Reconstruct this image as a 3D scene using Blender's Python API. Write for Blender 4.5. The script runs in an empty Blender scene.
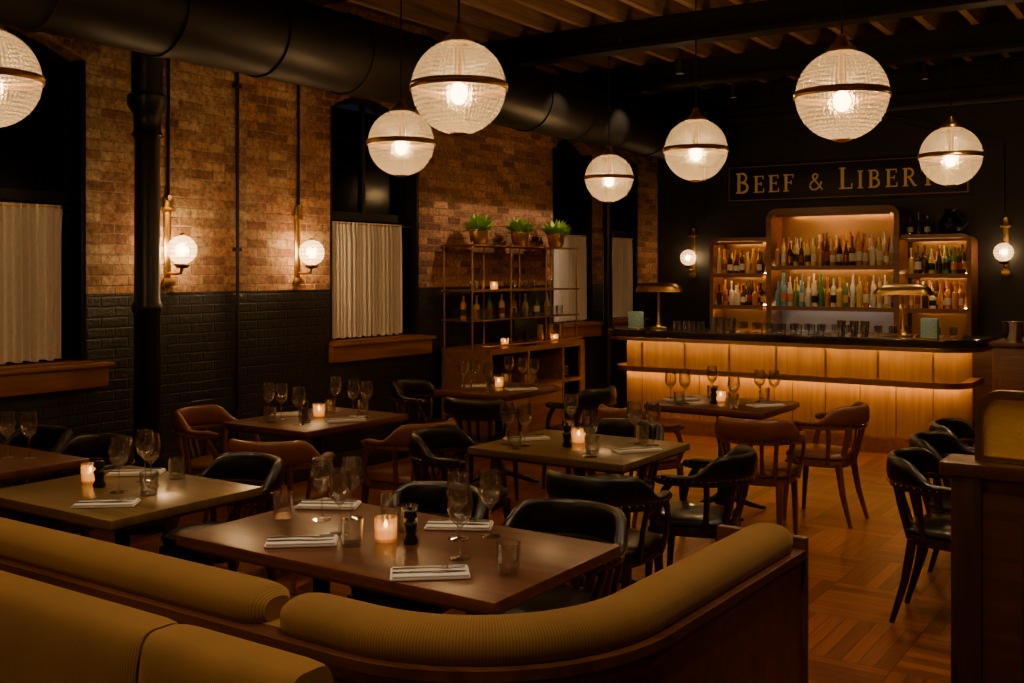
import bpy, bmesh, math, random
from mathutils import Vector, Matrix
random.seed(7)
D=bpy.data; S=bpy.context.scene
rad=math.radians
# ------------------------------------------------------------ materials
def newmat(name):
    m=D.materials.new(name); m.use_nodes=True
    nt=m.node_tree; nt.nodes.clear()
    out=nt.nodes.new('ShaderNodeOutputMaterial')
    return m,nt,out
def N(nt,t,**kw):
    n=nt.nodes.new(t)
    for k,v in kw.items():
        if k in ('inp',):
            for a,b in v.items(): n.inputs[a].default_value=b
        else: setattr(n,k,v)
    return n
def L(nt,a,b): nt.links.new(a,b)
def c4(c): return (c[0],c[1],c[2],1.0)
def prin(name,col,rough=.5,metal=0.,noise=0.,nscale=20.,bump=0.,bscale=200.,coat=0.,sheen=0.,emis=None,es=0.,spec=.5):
    m,nt,out=newmat(name)
    p=N(nt,'ShaderNodeBsdfPrincipled'); L(nt,p.outputs[0],out.inputs[0])
    p.inputs['Base Color'].default_value=c4(col); p.inputs['Roughness'].default_value=rough
    p.inputs['Metallic'].default_value=metal; p.inputs['Coat Weight'].default_value=coat
    p.inputs['Sheen Weight'].default_value=sheen; p.inputs['Specular IOR Level'].default_value=spec
    if emis: p.inputs['Emission Color'].default_value=c4(emis); p.inputs['Emission Strength'].default_value=es
    tc=N(nt,'ShaderNodeTexCoord')
    if noise>0:
        n=N(nt,'ShaderNodeTexNoise',inp={'Scale':nscale,'Detail':4.}); L(nt,tc.outputs['Object'],n.inputs['Vector'])
        r=N(nt,'ShaderNodeMix',data_type='RGBA'); L(nt,n.outputs['Fac'],r.inputs[0])
        r.inputs[6].default_value=c4([x*(1-noise) for x in col]); r.inputs[7].default_value=c4([min(1,x*(1+noise)) for x in col])
        L(nt,r.outputs[2],p.inputs['Base Color'])
    if bump>0:
        n=N(nt,'ShaderNodeTexNoise',inp={'Scale':bscale,'Detail':3.}); L(nt,tc.outputs['Object'],n.inputs['Vector'])
        b=N(nt,'ShaderNodeBump',inp={'Strength':bump,'Distance':.002}); L(nt,n.outputs['Fac'],b.inputs['Height']); L(nt,b.outputs[0],p.inputs['Normal'])
    return m
def wood(name,c1,c2,axis=0,rough=.35,scale=1.,coat=.2):
    m,nt,out=newmat(name)
    p=N(nt,'ShaderNodeBsdfPrincipled'); L(nt,p.outputs[0],out.inputs[0])
    tc=N(nt,'ShaderNodeTexCoord'); mp=N(nt,'ShaderNodeMapping')
    s=[22*scale]*3; s[axis]=1.6*scale; mp.inputs['Scale'].default_value=s
    L(nt,tc.outputs['Object'],mp.inputs['Vector'])
    n=N(nt,'ShaderNodeTexNoise',inp={'Scale':1.,'Detail':6.,'Roughness':.6,'Distortion':.6}); L(nt,mp.outputs[0],n.inputs['Vector'])
    r=N(nt,'ShaderNodeValToRGB'); L(nt,n.outputs['Fac'],r.inputs[0])
    r.color_ramp.elements[0].position=.32; r.color_ramp.elements[0].color=c4(c1)
    r.color_ramp.elements[1].position=.7; r.color_ramp.elements[1].color=c4(c2)
    L(nt,r.outputs[0],p.inputs['Base Color']); p.inputs['Roughness'].default_value=rough
    p.inputs['Coat Weight'].default_value=coat; p.inputs['Coat Roughness'].default_value=.25
    b=N(nt,'ShaderNodeBump',inp={'Strength':.12,'Distance':.002}); L(nt,n.outputs['Fac'],b.inputs['Height']); L(nt,b.outputs[0],p.inputs['Normal'])
    return m
def emit(name,col,st):
    m,nt,out=newmat(name); e=N(nt,'ShaderNodeEmission'); e.inputs[0].default_value=c4(col); e.inputs[1].default_value=st
    L(nt,e.outputs[0],out.inputs[0]); return m
def glass(name,tint=(1,1,1),rough=.02,refl=1.0,base=.09,diff=.012,dcol=(.8,.75,.65)):
    m,nt,out=newmat(name)
    t=N(nt,'ShaderNodeBsdfTransparent'); t.inputs[0].default_value=c4(tint)
    g=N(nt,'ShaderNodeBsdfGlossy'); g.inputs['Roughness'].default_value=rough
    lw=N(nt,'ShaderNodeLayerWeight',inp={'Blend':.5})
    ml=N(nt,'ShaderNodeMath',operation='MULTIPLY_ADD',use_clamp=True); ml.inputs[1].default_value=.75*refl; ml.inputs[2].default_value=base
    L(nt,lw.outputs['Facing'],ml.inputs[0])
    mx=N(nt,'ShaderNodeMixShader'); L(nt,ml.outputs[0],mx.inputs[0]); L(nt,t.outputs[0],mx.inputs[1]); L(nt,g.outputs[0],mx.inputs[2])
    tl=N(nt,'ShaderNodeBsdfTranslucent'); tl.inputs[0].default_value=c4(dcol)
    m2=N(nt,'ShaderNodeMixShader'); m2.inputs[0].default_value=diff; L(nt,mx.outputs[0],m2.inputs[1]); L(nt,tl.outputs[0],m2.inputs[2])
    if diff>.5:
        tc=N(nt,'ShaderNodeTexCoord'); n=N(nt,'ShaderNodeTexVoronoi',inp={'Scale':90.}); L(nt,tc.outputs['Object'],n.inputs['Vector'])
        b=N(nt,'ShaderNodeBump',inp={'Strength':1.,'Distance':.003}); L(nt,n.outputs['Distance'],b.inputs['Height']); L(nt,b.outputs[0],g.inputs['Normal']); L(nt,b.outputs[0],tl.inputs['Normal'])
    L(nt,m2.outputs[0],out.inputs[0]); return m
def brickmat():
    m,nt,out=newmat('brick_wall_painted')
    p=N(nt,'ShaderNodeBsdfPrincipled'); L(nt,p.outputs[0],out.inputs[0])
    g=N(nt,'ShaderNodeNewGeometry'); sx=N(nt,'ShaderNodeSeparateXYZ'); L(nt,g.outputs['Position'],sx.inputs[0])
    nd=N(nt,'ShaderNodeTexNoise',inp={'Scale':9.,'Detail':2.}); L(nt,g.outputs['Position'],nd.inputs['Vector'])
    ad=N(nt,'ShaderNodeMath',operation='ADD'); L(nt,sx.outputs[0],ad.inputs[0]); L(nt,sx.outputs[1],ad.inputs[1])
    zz=N(nt,'ShaderNodeMath',operation='MULTIPLY_ADD'); zz.inputs[1].default_value=.012; L(nt,nd.outputs['Fac'],zz.inputs[0]); L(nt,sx.outputs[2],zz.inputs[2])
    cb=N(nt,'ShaderNodeCombineXYZ'); L(nt,ad.outputs[0],cb.inputs[0]); L(nt,zz.outputs[0],cb.inputs[1])
    def brick(c1,c2,mo,bias):
        br=N(nt,'ShaderNodeTexBrick'); L(nt,cb.outputs[0],br.inputs['Vector'])
        br.inputs['Scale'].default_value=1.; br.inputs['Brick Width'].default_value=.205; br.inputs['Row Height'].default_value=.068
        br.inputs['Mortar Size'].default_value=.007; br.inputs['Mortar Smooth'].default_value=.4; br.inputs['Bias'].default_value=bias
        br.inputs['Color1'].default_value=c4(c1); br.inputs['Color2'].default_value=c4(c2); br.inputs['Mortar'].default_value=c4(mo); return br
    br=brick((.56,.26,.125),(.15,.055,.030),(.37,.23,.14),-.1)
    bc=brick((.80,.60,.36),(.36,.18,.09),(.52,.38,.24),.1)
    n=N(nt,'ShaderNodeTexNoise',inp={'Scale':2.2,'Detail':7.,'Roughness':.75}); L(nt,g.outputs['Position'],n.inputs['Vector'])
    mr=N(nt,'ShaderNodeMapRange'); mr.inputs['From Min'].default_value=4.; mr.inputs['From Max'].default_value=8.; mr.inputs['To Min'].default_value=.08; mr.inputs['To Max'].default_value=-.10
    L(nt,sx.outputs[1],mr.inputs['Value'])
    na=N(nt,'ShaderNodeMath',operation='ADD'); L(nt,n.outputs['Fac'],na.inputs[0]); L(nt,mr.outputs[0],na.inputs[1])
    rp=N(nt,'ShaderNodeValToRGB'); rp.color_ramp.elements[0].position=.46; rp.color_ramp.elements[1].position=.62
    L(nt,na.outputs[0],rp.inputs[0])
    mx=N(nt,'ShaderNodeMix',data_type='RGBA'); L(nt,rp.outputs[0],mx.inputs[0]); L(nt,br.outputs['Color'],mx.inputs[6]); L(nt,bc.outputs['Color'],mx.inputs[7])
    n2=N(nt,'ShaderNodeTexNoise',inp={'Scale':26.,'Detail':6.,'Roughness':.75}); L(nt,g.outputs['Position'],n2.inputs['Vector'])
    m2=N(nt,'ShaderNodeMix',data_type='RGBA',blend_type='MULTIPLY'); m2.inputs[0].default_value=.85
    r2=N(nt,'ShaderNodeValToRGB'); r2.color_ramp.elements[0].position=.36; r2.color_ramp.elements[0].color=(.26,.22,.19,1); r2.color_ramp.elements[1].position=.58
    L(nt,n2.outputs['Fac'],r2.inputs[0]); L(nt,mx.outputs[2],m2.inputs[6]); L(nt,r2.outputs[0],m2.inputs[7])
    st=N(nt,'ShaderNodeMath',operation='GREATER_THAN'); st.inputs[1].default_value=1.51; L(nt,sx.outputs[2],st.inputs[0])
    m3=N(nt,'ShaderNodeMix',data_type='RGBA'); L(nt,st.outputs[0],m3.inputs[0]); m3.inputs[6].default_value=(.010,.0105,.012,1); L(nt,m2.outputs[2],m3.inputs[7])
    L(nt,m3.outputs[2],p.inputs['Base Color'])
    rr=N(nt,'ShaderNodeMapRange'); rr.inputs['To Min'].default_value=.34; rr.inputs['To Max'].default_value=.85; L(nt,st.outputs[0],rr.inputs['Value']); L(nt,rr.outputs[0],p.inputs['Roughness'])
    inv=N(nt,'ShaderNodeMath',operation='SUBTRACT'); inv.inputs[0].default_value=1.; L(nt,br.outputs['Fac'],inv.inputs[1])
    a2=N(nt,'ShaderNodeMath',operation='MULTIPLY_ADD'); a2.inputs[1].default_value=.8; L(nt,n2.outputs['Fac'],a2.inputs[0]); L(nt,inv.outputs[0],a2.inputs[2])
    b=N(nt,'ShaderNodeBump',inp={'Strength':1.,'Distance':.014}); L(nt,a2.outputs[0],b.inputs['Height']); L(nt,b.outputs[0],p.inputs['Normal'])
    return m
def floormat():
    m,nt,out=newmat('parquet_floor')
    p=N(nt,'ShaderNodeBsdfPrincipled'); L(nt,p.outputs[0],out.inputs[0])
    g=N(nt,'ShaderNodeNewGeometry'); sx=N(nt,'ShaderNodeSeparateXYZ'); L(nt,g.outputs['Position'],sx.inputs[0])
    CS=.56
    def bt(a,b,off):
        cb=N(nt,'ShaderNodeCombineXYZ'); L(nt,sx.outputs[a],cb.inputs[0]); L(nt,sx.outputs[b],cb.inputs[1])
        br=N(nt,'ShaderNodeTexBrick'); br.offset=0.; L(nt,cb.outputs[0],br.inputs['Vector'])
        br.inputs['Scale'].default_value=1.; br.inputs['Brick Width'].default_value=CS; br.inputs['Row Height'].default_value=.07
        br.inputs['Mortar Size'].default_value=.002; br.inputs['Mortar Smooth'].default_value=.2; br.inputs['Bias'].default_value=off
        br.inputs['Color1'].default_value=(.38,.12,.038,1); br.inputs['Color2'].default_value=(.16,.045,.016,1); br.inputs['Mortar'].default_value=(.02,.007,.004,1)
        mp=N(nt,'ShaderNodeMapping'); mp.inputs['Scale'].default_value=(3,45,1); L(nt,cb.outputs[0],mp.inputs['Vector'])
        n=N(nt,'ShaderNodeTexNoise',inp={'Scale':1.,'Detail':5.,'Distortion':.5}); L(nt,mp.outputs[0],n.inputs['Vector'])
        mm=N(nt,'ShaderNodeMix',data_type='RGBA',blend_type='MULTIPLY'); mm.inputs[0].default_value=.5
        L(nt,br.outputs['Color'],mm.inputs[6])
        r=N(nt,'ShaderNodeValToRGB'); r.color_ramp.elements[0].position=.3; r.color_ramp.elements[0].color=(.4,.4,.4,1); r.color_ramp.elements[1].position=.65; L(nt,n.outputs['Fac'],r.inputs[0]); L(nt,r.outputs[0],mm.inputs[7])
        return mm.outputs[2],br.outputs['Fac']
    ca,fa=bt(0,1,0.); cb_,fb=bt(1,0,.0)
    def par(i):
        d=N(nt,'ShaderNodeMath',operation='DIVIDE'); d.inputs[1].default_value=CS; L(nt,sx.outputs[i],d.inputs[0])
        f=N(nt,'ShaderNodeMath',operation='FLOOR'); L(nt,d.outputs[0],f.inputs[0]); return f.outputs[0]
    s=N(nt,'ShaderNodeMath',operation='ADD'); L(nt,par(0),s.inputs[0]); L(nt,par(1),s.inputs[1])
    h=N(nt,'ShaderNodeMath',operation='MULTIPLY'); h.inputs[1].default_value=.5; L(nt,s.outputs[0],h.inputs[0])
    fr=N(nt,'ShaderNodeMath',operation='FRACT'); L(nt,h.outputs[0],fr.inputs[0])
    gt=N(nt,'ShaderNodeMath',operation='GREATER_THAN'); gt.inputs[1].default_value=.25; L(nt,fr.outputs[0],gt.inputs[0])
    mx=N(nt,'ShaderNodeMix',data_type='RGBA'); L(nt,gt.outputs[0],mx.inputs[0]); L(nt,ca,mx.inputs[6]); L(nt,cb_,mx.inputs[7]); L(nt,mx.outputs[2],p.inputs['Base Color'])
    mf=N(nt,'ShaderNodeMix',data_type='FLOAT'); L(nt,gt.outputs[0],mf.inputs[0]); L(nt,fa,mf.inputs[2]); L(nt,fb,mf.inputs[3])
    b=N(nt,'ShaderNodeBump',inp={'Strength':.3,'Distance':.002}); b.invert=True; L(nt,mf.outputs[0],b.inputs['Height']); L(nt,b.outputs[0],p.inputs['Normal'])
    p.inputs['Roughness'].default_value=.33; p.inputs['Specular IOR Level'].default_value=.5
    return m
def cordmat(name,c):
    m,nt,out=newmat(name)
    p=N(nt,'ShaderNodeBsdfPrincipled'); L(nt,p.outputs[0],out.inputs[0])
    tc=N(nt,'ShaderNodeTexCoord'); sx=N(nt,'ShaderNodeSeparateXYZ'); L(nt,tc.outputs['UV'],sx.inputs[0])
    ml=N(nt,'ShaderNodeMath',operation='MULTIPLY'); ml.inputs[1].default_value=2*math.pi/.006; L(nt,sx.outputs[0],ml.inputs[0])
    sn=N(nt,'ShaderNodeMath',operation='SINE'); L(nt,ml.outputs[0],sn.inputs[0])
    ab=N(nt,'ShaderNodeMath',operation='MULTIPLY_ADD'); ab.inputs[1].default_value=.5; ab.inputs[2].default_value=.5; L(nt,sn.outputs[0],ab.inputs[0])
    n=N(nt,'ShaderNodeTexNoise',inp={'Scale':5.,'Detail':4.}); L(nt,tc.outputs['Object'],n.inputs['Vector'])
    r=N(nt,'ShaderNodeMix',data_type='RGBA'); L(nt,ab.outputs[0],r.inputs[0]); r.inputs[6].default_value=c4([x*.6 for x in c]); r.inputs[7].default_value=c4(c)
    r2=N(nt,'ShaderNodeMix',data_type='RGBA',blend_type='MULTIPLY'); r2.inputs[0].default_value=.45; L(nt,r.outputs[2],r2.inputs[6]); L(nt,n.outputs['Fac'],r2.inputs[7])
    L(nt,r2.outputs[2],p.inputs['Base Color']); p.inputs['Roughness'].default_value=.85; p.inputs['Sheen Weight'].default_value=.3
    p.inputs['Sheen Tint'].default_value=(.9,.6,.25,1)
    b=N(nt,'ShaderNodeBump',inp={'Strength':.22,'Distance':.002}); L(nt,ab.outputs[0],b.inputs['Height']); L(nt,b.outputs[0],p.inputs['Normal'])
    return m
def globemat(name,ecol,es,ribs,rings,lo,trans,tcol=(1,.84,.55)):
    m,nt,out=newmat(name)
    tc=N(nt,'ShaderNodeTexCoord'); sx=N(nt,'ShaderNodeSeparateXYZ'); L(nt,tc.outputs['UV'],sx.inputs[0])
    def w(i,k):
        ml=N(nt,'ShaderNodeMath',operation='MULTIPLY'); ml.inputs[1].default_value=2*math.pi*k; L(nt,sx.outputs[i],ml.inputs[0])
        s=N(nt,'ShaderNodeMath',operation='SINE'); L(nt,ml.outputs[0],s.inputs[0])
        a=N(nt,'ShaderNodeMath',operation='MULTIPLY_ADD'); a.inputs[1].default_value=.5; a.inputs[2].default_value=.5; L(nt,s.outputs[0],a.inputs[0]); return a.outputs[0]
    mu=N(nt,'ShaderNodeMath',operation='MULTIPLY'); L(nt,w(0,ribs),mu.inputs[0]); L(nt,w(1,rings),mu.inputs[1])
    col=N(nt,'ShaderNodeMix',data_type='RGBA'); L(nt,mu.outputs[0],col.inputs[0]); col.inputs[6].default_value=(tcol[0]*lo,tcol[1]*lo*.9,tcol[2]*lo*.75,1); col.inputs[7].default_value=c4(tcol)
    b=N(nt,'ShaderNodeBump',inp={'Strength':.6,'Distance':.004}); L(nt,mu.outputs[0],b.inputs['Height'])
    tl=N(nt,'ShaderNodeBsdfTranslucent'); L(nt,col.outputs[2],tl.inputs[0])
    rf=N(nt,'ShaderNodeBsdfRefraction'); L(nt,col.outputs[2],rf.inputs[0]); rf.inputs['Roughness'].default_value=.45; rf.inputs['IOR'].default_value=1.18; L(nt,b.outputs[0],rf.inputs['Normal'])
    tr=N(nt,'ShaderNodeBsdfTransparent'); tr.inputs[0].default_value=(1,.93,.8,1)
    gl=N(nt,'ShaderNodeBsdfGlossy'); gl.inputs['Roughness'].default_value=.15; L(nt,b.outputs[0],gl.inputs['Normal'])
    em=N(nt,'ShaderNodeEmission'); em.inputs[0].default_value=c4(ecol)
    es_=N(nt,'ShaderNodeMath',operation='MULTIPLY_ADD'); es_.inputs[1].default_value=es*(1-lo); es_.inputs[2].default_value=es*lo; L(nt,mu.outputs[0],es_.inputs[0]); L(nt,es_.outputs[0],em.inputs[1])
    m0=N(nt,'ShaderNodeMixShader'); m0.inputs[0].default_value=.26; L(nt,tl.outputs[0],m0.inputs[1]); L(nt,rf.outputs[0],m0.inputs[2])
    m1=N(nt,'ShaderNodeMixShader'); m1.inputs[0].default_value=trans; L(nt,m0.outputs[0],m1.inputs[1]); L(nt,tr.outputs[0],m1.inputs[2])
    m2=N(nt,'ShaderNodeMixShader'); m2.inputs[0].default_value=.06; L(nt,m1.outputs[0],m2.inputs[1]); L(nt,gl.outputs[0],m2.inputs[2])
    ad=N(nt,'ShaderNodeAddShader'); L(nt,m2.outputs[0],ad.inputs[0]); L(nt,em.outputs[0],ad.inputs[1]); L(nt,ad.outputs[0],out.inputs[0])
    return m
WARM=(1.,.60,.27)
M={}
M['brick']=brickmat(); M['floor']=floormat()
M['plaster']=prin('dark_wall_paint',(.013,.012,.012),.5,noise=.2,nscale=3)
M['ceil']=prin('dark_ceiling_boards',(.035,.023,.016),.8,noise=.4,nscale=4)
M['joist']=wood('joist_timber',(.22,.125,.065),(.42,.26,.145),1,.75,coat=0)
M['iron']=prin('black_iron',(.010,.010,.011),.38,.3,noise=.3,nscale=8,bump=.1,bscale=60)
M['duct']=prin('black_duct_metal',(.011,.0095,.009),.5,.4,noise=.3,nscale=3)
M['frame']=prin('black_window_frame',(.007,.007,.007),.5,spec=.25)
M['nightglass']=prin('dark_window_glass',(.003,.003,.004),.15,spec=.08)
M['brass']=prin('aged_brass',(.62,.39,.14),.3,1.,noise=.25,nscale=15)
M['silver']=prin('polished_steel',(.75,.72,.68),.18,1.)
M['cutlery']=prin('brushed_cutlery_steel',(.22,.21,.20),.3,1.)
M['walnut']=wood('walnut_tabletop',(.075,.024,.010),(.175,.058,.022),0,.34)
M['sheentop']=wood('tabletop_painted_lamp_sheen',(.14,.09,.03),(.24,.16,.055),0,.28)  # wood made lighter and yellow-green: pendant reflection painted into the colour
M['darkwood']=wood('dark_mahogany_x',(.060,.021,.011),(.15,.055,.026),0,.35)
M['darkwoodv']=wood('dark_mahogany_z',(.045,.016,.010),(.11,.040,.020),2,.35)
M['banqwood']=wood('banquette_mahogany',(.080,.028,.014),(.18,.067,.032),0,.38)
M['legwood']=wood('chair_wood_dark',(.018,.008,.006),(.045,.018,.010),2,.35,2)
M['tanwood']=wood('chair_wood_brown',(.12,.038,.014),(.23,.078,.027),2,.35,2)
M['orangewood']=wood('oak_panel_z',(.34,.165,.042),(.50,.26,.07),2,.45)
M['sidewood']=wood('sideboard_walnut',(.15,.058,.02),(.28,.12,.043),1,.4)
M['orangewoodx']=wood('oak_panel_x',(.20,.072,.024),(.34,.135,.046),1,.4)
M['cabwood']=wood('cabinet_wood_x',(.17,.062,.021),(.30,.12,.042),0,.4)
M['blackleather']=prin('black_leather',(.010,.009,.009),.28,noise=.2,nscale=10,bump=.35,bscale=350,coat=.3)
M['tanleather']=prin('cognac_leather',(.18,.057,.019),.34,noise=.3,nscale=9,bump=.35,bscale=350,coat=.2)
M['cord']=cordmat('mustard_corduroy',(.38,.195,.04))
M['curtain']=prin('linen_curtain',(.66,.60,.54),.9,noise=.12,nscale=40,sheen=.3)
M['linen']=prin('white_napkin_linen',(.9,.89,.87),.85,bump=.3,bscale=300)
M['stone']=prin('dark_stone_counter',(.03,.023,.017),.12,noise=.8,nscale=9,coat=.4)
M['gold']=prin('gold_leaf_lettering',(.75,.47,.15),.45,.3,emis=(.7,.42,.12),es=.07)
M['goldline']=prin('dull_gold_border',(.35,.21,.07),.5,.3)
M['sign']=prin('black_sign_board',(.012,.010,.009),.45)
M['mould']=prin('dark_moulding_paint',(.04,.033,.028),.4)
M['glass']=glass('clear_glass')
M['votiveglass']=glass('amber_votive_glass',(1,.86,.62),.06,.8,.10,.36,(1,.68,.36))
M['amberglass']=glass('amber_textured_glass',(.75,.6,.35),.3,.3,.10,.55,(.8,.65,.33))
M['globe']=globemat('prismatic_globe_glass',(1.,.66,.33),.2,64,26,.26,.74)
M['sconceglobe']=globemat('ribbed_sconce_glass',(1.,.66,.34),1.2,20,9,.4,.72)
M['bulb']=emit('lamp_filament_bulb',(1.,.72,.40),24)
M['led']=emit('warm_led_strip',(1.,.57,.13),42)
M['ledshelf']=emit('shelf_led_strip',(1.,.60,.22),42)
M['ledcool']=emit('neutral_led_strip',(.95,.85,.75),16)
M['wax']=prin('glowing_candle_wax',(.9,.65,.4),.5,emis=(1.,.56,.24),es=1.6)
M['flame']=emit('candle_flame',(1.,.65,.3),26)
M['leaf']=prin('green_leaf',(.30,.52,.06),.5,noise=.5,nscale=12)
M['soil']=prin('potting_soil',(.03,.02,.012),.9)
M['black']=prin('matte_black',(.01,.01,.01),.45)
M['teal']=prin('teal_patterned_card',(.36,.66,.72),.5,noise=.4,nscale=60)
M['splash']=prin('grey_mirror_back',(.42,.37,.33),.3,.4)
M['backpanel']=prin('dark_bronze_mirror',(.32,.17,.06),.22,.6)
for nm,c in [('amber',(.55,.22,.04)),('green',(.09,.24,.06)),('clear',(.80,.74,.60)),('dark',(.05,.025,.015)),('orange',(.68,.26,.04)),('blue',(.16,.42,.55)),('gold2',(.7,.50,.16)),('red',(.4,.06,.03))]:
    M['b_'+nm]=prin('bottle_'+nm,c,.1,coat=.6)
M['label']=prin('paper_label',(.80,.72,.52),.7)
# ------------------------------------------------------------ mesh builder
class MB:
    def __init__(s,name):
        s.name=name; s.bm=bmesh.new(); s.uv=s.bm.loops.layers.uv.new('UVMap'); s.mats=[]
    def mi(s,k):
        if k not in s.mats: s.mats.append(k)
        return s.mats.index(k)
    def box(s,c,size,mat,bev=0.,rz=0.,seg=2):
        i=s.mi(mat); r=bmesh.ops.create_cube(s.bm,size=1.)
        mtx=Matrix.Translation(c)@Matrix.Rotation(rz,4,'Z')@Matrix.Diagonal((size[0],size[1],size[2],1))
        bmesh.ops.transform(s.bm,matrix=mtx,verts=r['verts'])
        fs=set(f for v in r['verts'] for f in v.link_faces)
        for f in fs: f.material_index=i
        if bev>0:
            es=set(e for f in fs for e in f.edges)
            q=bmesh.ops.bevel(s.bm,geom=list(es),offset=bev,segments=seg,profile=.5,affect='EDGES',clamp_overlap=True)
            for f in q['faces']: f.material_index=i
    def b2(s,x0,x1,y0,y1,z0,z1,mat,bev=0.):
        s.box(((x0+x1)/2,(y0+y1)/2,(z0+z1)/2),(abs(x1-x0),abs(y1-y0),abs(z1-z0)),mat,bev)
    def rings(s,rs,mat,capa=True,capb=True,closed=False,uvs=None):
        i=s.mi(mat); V=[[s.bm.verts.new(p) for p in r] for r in rs]
        n=len(rs[0]); R=len(V)
        for a in range(R if closed else R-1):
            b=(a+1)%R
            for j in range(n):
                k=(j+1)%n
                try: f=s.bm.faces.new((V[a][j],V[a][k],V[b][k],V[b][j]))
                except ValueError: continue
                f.material_index=i
                if uvs:
                    uu=[(uvs[0][a],uvs[1][j]),(uvs[0][a],uvs[1][j+1]),(uvs[0][a+1],uvs[1][j+1]),(uvs[0][a+1],uvs[1][j])]
                    for lp,u in zip(f.loops,uu): lp[s.uv].uv=u
        if not closed:
            for flag,r in ((capa,V[0]),(capb,V[-1])):
                if flag:
                    try:
                        f=s.bm.faces.new(r); f.material_index=i
                    except ValueError: pass
    def lathe(s,prof,c,mat,seg=16,M4=None,cap=True,flute=0.):
        rs=[]
        for r,z in prof:
            r=max(r,.00005); ring=[]
            for j in range(seg):
                a=2*math.pi*j/seg; rr=r*(1+flute*(j%2)) if r>.001 else r; p=Vector((rr*math.cos(a),rr*math.sin(a),z))
                if M4: p=M4@p
                ring.append(p+Vector(c))
            rs.append(ring)
        s.rings(rs,mat,cap,cap)
    def sphere(s,c,r,mat,seg=32,rg=20,z0=-1.,z1=1.,sc=(1,1,1)):
        i=s.mi(mat); V=[]
        a0=math.asin(z0); a1=math.asin(z1)
        for k in range(rg+1):
            t=a0+(a1-a0)*k/rg; rr=max(math.cos(t)*r,.00005); z=math.sin(t)*r
            V.append([s.bm.verts.new((c[0]+rr*math.cos(2*math.pi*j/seg)*sc[0],c[1]+rr*math.sin(2*math.pi*j/seg)*sc[1],c[2]+z*sc[2])) for j in range(seg)])
        for k in range(rg):
            for j in range(seg):
                q=(j+1)%seg; f=s.bm.faces.new((V[k][j],V[k][q],V[k+1][q],V[k+1][j])); f.material_index=i
                for lp,u in zip(f.loops,[(j/seg,k/rg),((j+1)/seg,k/rg),((j+1)/seg,(k+1)/rg),(j/seg,(k+1)/rg)]): lp[s.uv].uv=u
    def sweep(s,pts,rads,mat,n=10,p=2.,up=(0,0,1),closed=False,cap=True):
        pts=[Vector(q) for q in pts]; R=len(pts); rs=[]; us=[0.]
        if not isinstance(rads,list): rads=[rads]*R
        rads=[(q,q) if not isinstance(q,tuple) else q for q in rads]
        up=Vector(up)
        for i,q in enumerate(pts):
            if closed: t=pts[(i+1)%R]-pts[i-1]
            else: t=pts[min(i+1,R-1)]-pts[max(i-1,0)]
            if t.length<1e-9: t=Vector((1,0,0))
            t.normalize(); sd=t.cross(up)
            if sd.length<1e-4: sd=t.cross(Vector((0,1,0)))
            sd.normalize(); u2=sd.cross(t).normalized(); ring=[]
            for j in range(n):
                a=2*math.pi*(j+.5)/n; ca,sa=math.cos(a),math.sin(a)
                x=math.copysign(abs(ca)**(2/p),ca)*rads[i][0]; y=math.copysign(abs(sa)**(2/p),sa)*rads[i][1]
                ring.append(q+sd*x+u2*y)
            rs.append(ring)
            if i<R-1: us.append(us[-1]+(pts[i+1]-pts[i]).length)
        us.append(us[-1]+.1)
        vs=[j*.02 for j in range(n+1)]
        s.rings(rs,mat,cap,cap,closed,(us,vs))
    def slab(s,outline,z0,z1,mat,rnd=.01,dome=0.,c=(0,0)):
        def ring(k,z): return [Vector((c[0]+(x-c[0])*k,c[1]+(y-c[1])*k,z)) for x,y in outline]
        ext=max(abs(x-c[0]) for x,y in outline); k=1-rnd/ext
        rs=[ring(k,z0),ring(1,z0+rnd*.6),ring(1,z1-rnd),ring(1-.35*rnd/ext,z1-rnd*.35),ring(k,z1)]
        if dome: rs+=[ring(k*.7,z1+dome*.7),ring(k*.35,z1+dome)]
        s.rings(rs,mat)
    def hexa(s,v,mat):
        i=s.mi(mat); V=[s.bm.verts.new(p) for p in v]
        for q in ((0,1,2,3),(4,5,6,7),(0,1,5,4),(1,2,6,5),(2,3,7,6),(3,0,4,7)):
            f=s.bm.faces.new([V[k] for k in q]); f.material_index=i
    def wallpath(s,pts,o0,o1,z0,z1,mat):
        A=offs(pts,o0); B=offs(pts,o1); rs=[]
        for a,b in zip(A,B): rs.append([Vector((a[0],a[1],z0)),Vector((b[0],b[1],z0)),Vector((b[0],b[1],z1)),Vector((a[0],a[1],z1))])
        us=[0.]
        for i in range(1,len(pts)): us.append(us[-1]+math.hypot(pts[i][0]-pts[i-1][0],pts[i][1]-pts[i-1][1]))
        us.append(us[-1]); s.rings(rs,mat,uvs=(us,[0,.1,.5,.6,1]))
    def quad(s,v,mat):
        f=s.bm.faces.new([s.bm.verts.new(p) for p in v]); f.material_index=s.mi(mat)
    def mesh(s,ang=40):
        bmesh.ops.remove_doubles(s.bm,verts=s.bm.verts[:],dist=1e-5) if len(s.bm.verts)<60000 else None
        bmesh.ops.recalc_face_normals(s.bm,faces=s.bm.faces[:])
        me=D.meshes.new(s.name); s.bm.to_mesh(me); s.bm.free()
        for k in s.mats: me.materials.append(M[k])
        for pl in me.polygons: pl.use_smooth=True
        try: me.set_sharp_from_angle(angle=rad(ang))
        except Exception: pass
        return me
    def obj(s,loc=(0,0,0),rz=0.,ang=40): return place(s.mesh(ang),s.name,loc,rz)
def place(me,name,loc=(0,0,0),rz=0.,sc=None):
    o=D.objects.new(name,me); o.location=loc; o.rotation_euler=(0,0,rz)
    if sc: o.scale=sc
    S.collection.objects.link(o); return o
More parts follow.
